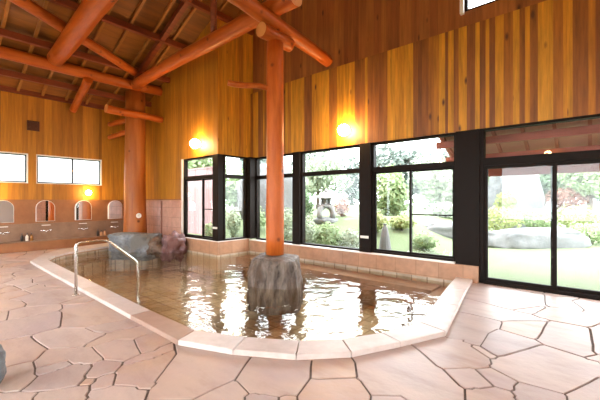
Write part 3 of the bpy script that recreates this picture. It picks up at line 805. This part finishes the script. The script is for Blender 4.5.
# ------------------------------------------------------------------ lamps
def mklamp(loc,nrm,label,r=.115):
    t=thing('wall_lamp',label,'lamp',loc,'round wall lamps'); n_=Vector(nrm); l=Vector(loc)
    s=MB(); s.tube([l,l+n_*.03],.08,16); part(s,'back_plate',M['white'],t)
    s=MB(); s.tube([l+n_*.03,l+n_*.05],.03,12); part(s,'lamp_arm',M['white'],t)
    s=MB(); s.ball(tuple(l+n_*(.035+r)),r,3); part(s,'globe',M['globe'],t); return t
LS=[((-4.10,YM,2.96),(0,-1,0),'lit round wall lamp above the wide garden window',.13),((-8.24,YB,2.98),(0,-1,0),'lit round wall lamp above the dark bay window',.13),
 ((-11.965,3.60,1.66),(1,0,0),'lit wall lamp under the right frosted window',.075),((-11.965,1.30,1.66),(1,0,0),'lit wall lamp under the left frosted window',.075)]
for l in LS: mklamp(*l)
for i,(x,y,nr) in enumerate(((-9.2,YF,(0,1,0)),(-5.2,YF,(0,1,0)),(-1.2,YF,(0,1,0)),(XR,1.1,(-1,0,0)),(XR,4.6,(-1,0,0)),(2.6,YM,(0,-1,0)))):  # added lamps out of view, giving the hall warm fill light
    mklamp((x,y,3.2),nr,'unseen round wall lamp, added outside the view as warm fill')
# ------------------------------------------------------------------ left wall: mirrors, taps, bottles, counter, vent
cn=thing('washing_counter','long grey brown stone washing counter along the left wall','counter',(-11.9,2.2,0))
s=MB(); s.box(XL+.006,-1.0,.285,XL+.07,YB-.06,.76); part(s,'tap_panel',M['wash'],cn,.006)
s=MB(); s.box(XL+.006,-1.0,.25,XL+.19,4.15,.285); part(s,'ledge',M['wash'],cn,.008)
s=MB(); s.box(XL+.006,-1.0,-.002,XL+.155,4.15,.25); part(s,'base',M['dado'],cn,.006)
MN=['arched mirror at the left picture edge','arched mirror second from the left, half pink half dark','arched pink mirror between taps, below the lit lamp','arched mirror nearest the corner pillar']
for i,y in enumerate((1.585,2.52,3.48,4.41)):
    t=thing('arched_mirror',MN[i]+' on the brown wall','mirror',(XL+.035,y,.82),'arched mirrors')
    q=[(-.215,0),(.215,0)]+[(.215*math.cos(a),.385+.205*math.sin(a)) for a in [PI*k/14 for k in range(15)]]
    def sheet(q,x0,x1):
        s=MB(); n=len(q); yw=math.tan(math.radians((0,0,9.5,8)[i])); xo=lambda u: (.23-u)*yw
        vs=[(XL+(x0 if x0<.036 else x0+xo(p[0])),y+p[0],.82+p[1]) for p in q]+[(XL+x1+xo(p[0]),y+p[0],.82+p[1]) for p in q]
        s.add(vs,[tuple(range(n-1,-1,-1)),tuple(range(n,2*n))]+[(k,(k+1)%n,n+(k+1)%n,n+k) for k in range(n)]); return s
    part(sheet([(p[0]*1.07,p[1]*1.03-.008) for p in q],.035,.040),'mirror_rim',M['white'],t)
    o=part(sheet(q,.040,.046),'mirror_glass',M['mirror'],t)
TN=['at the left picture edge','below the second mirror','below the pink mirror under the lamp','nearest the corner pillar']
for i,y in enumerate((1.58,2.52,3.45,4.36)):
    t=thing('wall_tap','chrome twin-handled wall tap '+TN[i],'tap',(XL+.07,y,.53),'washing taps')
    s=MB(); s.tube([(XL+.115,y-.09,.55),(XL+.115,y+.09,.55)],.02,10); s.tube([(XL+.07,y,.55),(XL+.115,y,.55)],.018,10); part(s,'mixer_body',M['chrome'],t)
    for sgn in (-1,1):
        s=MB(); s.tube([(XL+.115,y+sgn*.09,.55),(XL+.115,y+sgn*.13,.55)],.03,10); part(s,'tap_handle',M['chrome'],t)
    s=MB(); s.tube([(XL+.115,y,.55),(XL+.17,y,.545),(XL+.20,y,.51)],.014,8); part(s,'spout',M['chrome'],t)
    s=MB(); s.box(XL+.07,y-.10,.695,XL+.15,y+.10,.712); part(s,'shelf',M['white'],t,.004)
M['bottle_dark']=plain('dark_bottle',(.03,.022,.02),.3); M['bottle_white']=plain('cream_bottle',(.75,.68,.58),.4); M['bottle_amber']=plain('amber_bottle',(.30,.15,.04),.25); M['tub']=plain('orange_tub',(.65,.33,.16),.4)
def bottle(y,mt,label,h=.17,r=.036):
    t=thing('pump_bottle',label,'bottle',(XL+.13,y,.285),'soap bottles on the counter ledge')
    s=MB(); s.lathe([(r,0),(r,h*.72),(r*.6,h*.85),(r*.4,h)],(XL+.13,y,.286),14); part(s,'bottle_body',M[mt],t)
    s=MB(); s.lathe([(.008,0),(.008,.035),(.014,.036),(.014,.05)],(XL+.13,y,.286+h),8); s.box(XL+.12,y-.01,.286+h+.04,XL+.175,y+.01,.286+h+.05); part(s,'pump',M['bottle_dark'],t)
bottle(1.97,'bottle_dark','dark pump bottle, left of the trio on the ledge'); bottle(2.08,'bottle_white','cream pump bottle, middle of the trio on the ledge'); bottle(2.18,'bottle_amber','amber pump bottle, right of the trio on the ledge')
bottle(3.86,'bottle_dark','dark pump bottle beside the orange bottle near the rock'); bottle(3.96,'tub','orange pump bottle nearer the grey rock',.13,.04); bottle(4.06,'tub','orange pump bottle closest to the grey rock',.15,.036)
t=thing('vent_cover','square brown vent cover high on the left plank wall','vent',(XL,2.24,3.54)); 
s=MB(); framerect(s,'x',XL,XL+.035,2.10,3.40,2.38,3.68,.03); M['vent']=plain('dark_brown_vent',(.085,.022,.008),.6); part(s,'vent_frame',M['vent'],t)
s=MB(); s.box(XL,2.12,3.42,XL+.012,2.36,3.66)
for k in range(6): s.box(XL,2.13,3.435+.038*k,XL+.028,2.35,3.45+.038*k)
part(s,'louvre',M['vent'],t)
# round thermometer on the corner pillar
dirp=Vector((0-QX,0-QY,0)).normalized(); cpos=Vector((QX,QY,.95))+dirp*.315+Vector((.0,.0,0))
sd=Vector((-dirp.y,dirp.x,0)); cpos-=sd*-.09
t=thing('dial_thermometer','round white dial thermometer hung on the corner pillar','thermometer',cpos)
s=MB(); s.tube([cpos-dirp*.02,cpos+dirp*.03],.075,20); part(s,'case',M['white'],t)
s=MB(); s.tube([cpos+dirp*.03,cpos+dirp*.033],.06,20); part(s,'dial_face',M['bottle_white'],t)
s=MB(); s.tube([cpos+dirp*.036,cpos+dirp*.036+Vector((0,0,.045))+sd*.02],.004,6); part(s,'needle',M['bottle_dark'],t)

# ------------------------------------------------------------------ the garden
def sm(k): k=max(0,min(1,k)); return k*k*(3-2*k)
def ground(x,y):
    g=-.12+.92*sm((y-7.2)/4.0)*sm((-2.6-x)/2.6)+.10*sm((y-13)/6)+.05*noise.noise(Vector((x*.4,y*.4,0)))*sm((y-8)/3)
    return g
g=MB(); nx,ny=70,50; XA,XB,YA,YZ=-40,24,YM+.16,46
def gx(i): return XA+(XB-XA)*i/nx
def gy(j): return YA+(YZ-YA)*(j/ny)**1.6
for j in range(ny+1):
    for i in range(nx+1):
        x,yv=gx(i),gy(j); g.v.append((x,yv,ground(x,yv)))
for j in range(ny):
    for i in range(nx): k=j*(nx+1)+i; g.face([k,k+1,k+nx+2,k+nx+1],.5,0,True)
for (x0,y0,x1,y1) in ((-40,YB+.2,-7.6,YA),(XR+.2,-20,24,YA),(-40,-20,XL-.2,YB+.2),(XL-.2,-20,XR+.2,YF-.2)):
    g.add([(x0,y0,-.13),(x1,y0,-.13),(x1,y1,-.13),(x0,y1,-.13)],[(0,1,2,3)])
lawn=g.build('lawn',M['lawn']); struct(lawn,'mown green lawn outside the windows','lawn')
def leaves(mb,c,r,n,size,rg,shell=.55,amp=.28,seed=0):
    for i in range(n):
        d=Vector((rg.gauss(0,1),rg.gauss(0,1),rg.gauss(0,1))).normalized()
        k=(shell+(1-shell)*rg.random()**.6)*(1+amp*noise.noise(d*2.2+Vector((seed,seed*2,0))))
        p=Vector((c[0]+d.x*r[0]*k,c[1]+d.y*r[1]*k,c[2]+d.z*r[2]*k))
        nn=(d+Vector((rg.gauss(0,.6),rg.gauss(0,.6),rg.gauss(0,.6)+.4))).normalized()
        u=nn.orthogonal().normalized(); u.rotate(Matrix.Rotation(rg.uniform(0,6.28),3,nn)); w_=nn.cross(u); s_=size*rg.uniform(.6,1.4)
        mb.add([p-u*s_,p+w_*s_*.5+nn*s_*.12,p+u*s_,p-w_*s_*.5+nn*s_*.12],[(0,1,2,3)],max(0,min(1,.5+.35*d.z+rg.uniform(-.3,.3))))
def shrub(px,py0,py1,wpx,Z,lm,label,n=700,size=.07,name='shrub',cat='shrub',group=None,seed=1):
    x,yv=at(px,Z); z1=hz(py0,Z); z0=hz(py1,Z); gr=ground(x,yv); z0=max(min(z0,z1-.2),gr+.02)
    rg=random.Random(seed*13+px); rx=wpx/FOC*Z/2
    t=thing(name,label,cat,(x,yv,gr),group)
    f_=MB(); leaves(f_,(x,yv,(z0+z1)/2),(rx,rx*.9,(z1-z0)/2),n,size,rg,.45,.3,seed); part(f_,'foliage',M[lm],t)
    s=MB()
    for k in range(3):
        a=k*2.1+seed; s.tube([(x,yv,gr-.05),(x+.1*rx*math.cos(a),yv+.1*rx*math.sin(a),(gr+z0)/2+.05),(x+.4*rx*math.cos(a),yv+.4*rx*math.sin(a),(z0+z1)/2)],[.03,.025,.012],6)
    part(s,'stem',M['bark'],t)
def tree(px,Z,py_top,py_bot,wpx,lm,label,n=1800,size=.13,tr=.14,seed=1,lean=0,blobs=5):
    x,yv=at(px,Z); gr=ground(x,yv); z1=hz(py_top,Z); z0=hz(py_bot,Z); rx=wpx/FOC*Z/2; rg=random.Random(seed*7)
    t=thing('garden_tree',label,'tree',(x,yv,gr),'trees beyond the windows')
    f_=MB()
    for k in range(blobs):
        a=2*PI*k/blobs+seed; q=.45*rx if k else 0; zc=z0+(z1-z0)*rg.uniform(.3,.72)
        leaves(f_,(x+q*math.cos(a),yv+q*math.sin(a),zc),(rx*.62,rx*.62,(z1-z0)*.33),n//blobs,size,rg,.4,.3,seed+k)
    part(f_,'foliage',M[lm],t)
    s=MB(); top=z0+(z1-z0)*.6
    s.tube([(x-lean,yv,gr-.1),(x-lean*.6,yv,gr+(top-gr)*.35),(x-lean*.2,yv+.05,gr+(top-gr)*.7),(x,yv,top)],[tr,tr*.8,tr*.6,tr*.25],10,wob=.1,seed=seed)
    for k in range(4):
        a=k*1.6+seed; zb=gr+(top-gr)*(.55+.1*k); s.tube([(x-lean*.3,yv,zb),(x+rx*.35*math.cos(a),yv+rx*.35*math.sin(a),zb+.35*(z1-z0)*.5),(x+rx*.6*math.cos(a),yv+rx*.6*math.sin(a),zb+.35*(z1-z0))],[tr*.4,tr*.25,tr*.1],6)
    part(s,'trunk',M['bark'],t)
def rock(px,pyt,pyb,wpx,Z,label,seed,dep=.6,flat=.7,rz=A,m='boulder'):
    x,yv=at(px,Z); gr=ground(x,yv); z1=hz(pyt,Z); z0=min(hz(pyb,Z),gr); rx=wpx/FOC*Z/2
    s=MB(); s.ball((0,0,0),(rx,rx*dep,(z1-z0)*.62),4,.16,1.5,seed,flat=flat)
    o=s.build('garden_boulder',M[m]); o.location=(x,yv,(z0+z1)/2-.06); o.rotation_euler=(0,0,rz); tag(o,label,'boulder')
rock(535,229,248,97,11.2,'long low pale boulder lying on the lawn outside the door',4,.35,.6)
rock(514,166,216,50,17,'tall pale rock face behind the shrubs outside the door',7,.6,.8)
rock(444,222,236,44,11.5,'pale flat rock seen in the lower right window sash',9,.6,.75)
rock(268,168,222,56,15.5,'big grey rock face outside the window behind the slim pillar',12,.5,.7)
rock(352,218,228,22,12.5,'pale stone in the grass right of the stone lantern',15,.6,.75)
# yukimi stone lantern on four arched legs
LX,LY=at(326,12.6); LG=ground(LX,LY); LB=hz(217,12.6)
t=thing('stone_lantern','grey stone garden lantern with arched legs and wide cap','lantern',(LX,LY,LG))
s=MB(); s.ball((LX,LY,(LG+LB)/2-.07),(.46,.40,max(.10,(LB-LG)/2+.06)),3,.12,1.5,2,flat=.7); part(s,'rock_base',M['boulder'],t)
for k in range(4):
    a=A+PI/4+k*PI/2; s=MB()
    s.tube([(LX+.34*math.cos(a),LY+.34*math.sin(a),LB-.03),(LX+.36*math.cos(a),LY+.36*math.sin(a),LB+.15),(LX+.31*math.cos(a),LY+.31*math.sin(a),LB+.30),(LX+.15*math.cos(a),LY+.15*math.sin(a),LB+.41)],[.095,.09,.10,.12],10); part(s,'leg',M['lantern'],t)
s=MB(); s.lathe([(.20,.34),(.33,.40),(.33,.46),(.22,.48)],(LX,LY,LB),6,sm=False); part(s,'platform',M['lantern'],t)
s=MB()
for k in range(6):
    a=k*PI/3; s.box(LX+.17*math.cos(a)-.03,LY+.17*math.sin(a)-.03,LB+.48,LX+.17*math.cos(a)+.03,LY+.17*math.sin(a)+.03,LB+.68)
s.lathe([(.155,.48),(.155,.68)],(LX,LY,LB),6); part(s,'firebox',M['lantern'],t)
s=MB(); s.lathe([(.40,.68),(.46,.70),(.45,.74),(.24,.86),(.09,.93)],(LX,LY,LB),6,sm=False); part(s,'cap',M['lantern'],t)
s=MB(); s.lathe([(.05,.92),(.085,.97),(.05,1.03),(.01,1.08)],(LX,LY,LB),10); part(s,'finial',M['lantern'],t)
# grey straw cone
cx_,cy_=at(385,9.3); cg=ground(cx_,cy_); ct=hz(223,9.3)
s=MB(); H=ct-cg; s.lathe([(.17,0),(.15,.25*H),(.12,.5*H),(.08,.8*H),(.035,.94*H),(.06,H)],(cx_,cy_,cg-.02),14,sm=False)
M['straw']=plain('weathered_straw',(.13,.125,.125),.9)
tag(s.build('straw_cone',M['straw']),'small grey cone-shaped straw bundle among the bushes outside','straw bundle')
SH='shrubs in the garden'
for i,(px,p0,p1,wd,Z,lm,lab,n,sz) in enumerate([
 (304,214,252,30,9.6,'leaf_pale','pale bush at the lower left of the wide garden window',700,.06),
 (328,222,256,30,9.2,'leaf_mid','green bush in front of the stone lantern',700,.06),
 (352,230,258,28,9.0,'leaf_pale','pale bush at the lower right of the wide garden window',600,.06),
 (303,190,222,22,13.5,'leaf_dark','deep green bush left of the stone lantern',600,.07),
 (342,197,216,16,13.2,'leaf_red','red leaved bush right of the stone lantern',400,.06),
 (376,212,252,22,10.4,'leaf_yellow','yellow green bush left of the straw cone',600,.06),
 (402,216,256,26,10.6,'leaf_yellow','yellow green bush right of the straw cone',700,.06),
 (425,232,262,24,9.4,'leaf_mid','green bush at the foot of the lower right window sash',600,.05),
 (446,202,224,30,14.5,'leaf_pale','pale bush behind the flat rock',600,.08),
 (500,206,232,40,13.2,'leaf_yellow','yellow green bush behind the left end of the long boulder',800,.07),
 (538,208,230,36,13.4,'leaf_mid','green bush behind the middle of the long boulder',700,.07),
 (506,190,212,20,15.0,'leaf_yellow','small yellow green bush at the foot of the tall rock face',500,.07),
 (590,222,250,44,11.6,'leaf_mid','green bush at the right end of the long boulder',800,.06),
 (568,186,210,34,15.0,'leaf_red','rusty red bush beyond the right door leaf',700,.08),
 (578,204,230,44,13.6,'leaf_yellow','yellow green bush below the rusty red bush',800,.07),
 (256,206,240,20,13.0,'leaf_mid','green bush outside the narrow window left of the slim pillar',600,.07),
 (289,208,244,20,11.0,'leaf_pale','pale bush just right of the slim pillar',500,.06),
 (211,222,240,16,11.2,'leaf_mid','small green plant at the foot of the red fence',350,.05),
 (233,206,246,16,13.0,'leaf_pale','pale bush seen through the side pane of the window bay',500,.07)]):
    shrub(px,p0,p1,wd,Z,lm,lab,n,sz,group=SH,seed=i+1)
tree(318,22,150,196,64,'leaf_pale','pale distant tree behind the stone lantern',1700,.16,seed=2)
tree(388,14.5,166,222,44,'leaf_mid','tall green tree in the left half of the right-hand window',1900,.11,seed=3)
tree(438,19,150,214,60,'leaf_pale','pale tree in the right half of the right-hand window',1800,.15,seed=4)
tree(552,18,150,206,46,'leaf_dark','dark leaning tree beside the tall rock face',1700,.14,.3,seed=5,lean=.9)
tree(590,14.5,150,200,56,'leaf_mid','green tree with dark trunk at the right picture edge',1700,.11,.17,seed=6)
tree(236,19,158,206,34,'leaf_mid','green tree seen through the side pane of the window bay',1400,.14,seed=7)
tree(205,20,150,190,50,'leaf_mid','green tree rising behind the red fence',1500,.15,seed=8)
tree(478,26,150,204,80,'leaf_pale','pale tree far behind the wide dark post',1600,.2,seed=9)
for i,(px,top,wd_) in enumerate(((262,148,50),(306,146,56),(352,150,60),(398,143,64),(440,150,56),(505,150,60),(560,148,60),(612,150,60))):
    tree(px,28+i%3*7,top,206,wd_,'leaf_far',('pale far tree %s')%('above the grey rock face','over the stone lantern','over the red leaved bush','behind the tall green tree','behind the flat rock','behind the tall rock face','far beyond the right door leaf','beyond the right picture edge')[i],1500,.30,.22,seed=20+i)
# fence outside the bay
s=MB(); x=-17.5
while x<-11.4:
    w_=random.uniform(.13,.2); s.box(x,8.0,-.15,x+w_-.012,8.05,2.75+random.uniform(-.01,.01),random.random()); x+=w_
f=thing('board_fence','tall reddish vertical board fence outside the dark bay window','fence',(-13.5,8.05,0)); part(s,'board_panel',M['fence'],f)
s=MB(); s.box(-17.5,8.05,.5,-11.4,8.12,.6); s.box(-17.5,8.05,2.2,-11.4,8.12,2.3); part(s,'rail',M['fence'],f)
s=MB(); s.box(-17.5,7.97,2.75,-11.35,8.1,2.81); part(s,'fence_cap',M['fence'],f)
# porch roof over the door
pr=thing('porch_roof','low red wooden porch roof outside the glass door','porch roof',(-.3,7.4,0))
def pz(yv): return 2.80-.40*(yv-6.55)
PXA,PXB=-2.30,2.6
s=MB(); s.hexa([(PXA,6.5,pz(6.5)),(PXB,6.5,pz(6.5)),(PXB,8.35,pz(8.35)),(PXA,8.35,pz(8.35)),(PXA,6.5,pz(6.5)+.06),(PXB,6.5,pz(6.5)+.06),(PXB,8.35,pz(8.35)+.06),(PXA,8.35,pz(8.35)+.06)]); part(s,'soffit',M['porch_board'],pr)
for (yv,hh) in ((6.95,.13),(7.55,.12),(8.15,.17)):
    s=MB(); s.box(PXA-.05,yv-.05,pz(yv)-.06-hh,PXB,yv+.05,pz(yv)-.06,.5); part(s,'porch_beam',M['porch'],pr)
x=PXA+.1
while x<PXB:
    s=MB(); s.hexa([(x-.025,6.5,pz(6.5)-.07),(x+.025,6.5,pz(6.5)-.07),(x+.025,8.33,pz(8.33)-.07),(x-.025,8.33,pz(8.33)-.07),(x-.025,6.5,pz(6.5)),(x+.025,6.5,pz(6.5)),(x+.025,8.33,pz(8.33)),(x-.025,8.33,pz(8.33))],.9); part(s,'porch_rafter',M['porch'],pr); x+=.44
for x in (PXA+.1,PXB-.1):
    if x<0: continue
    s=MB(); s.box(x-.06,8.09,-.15,x+.06,8.21,pz(8.15)-.2,.3); part(s,'porch_post',M['porch'],pr)

# ------------------------------------------------------------------ light: bright overcast sky, sun from behind the building
wd=bpy.data.worlds.new('overcast_sky'); sc.world=wd; wd.use_nodes=True
bg=wd.node_tree.nodes['Background']; bg.inputs[0].default_value=(.90,.95,1.0,1); bg.inputs[1].default_value=12.5
sn=bpy.data.lights.new('sun','SUN'); so=bpy.data.objects.new('sun',sn); COL.objects.link(so)
sn.energy=3.2; sn.angle=math.radians(20); sn.color=(1,.96,.88); so.rotation_euler=(math.radians(28),math.radians(10),0); so.location=(0,-10,20)
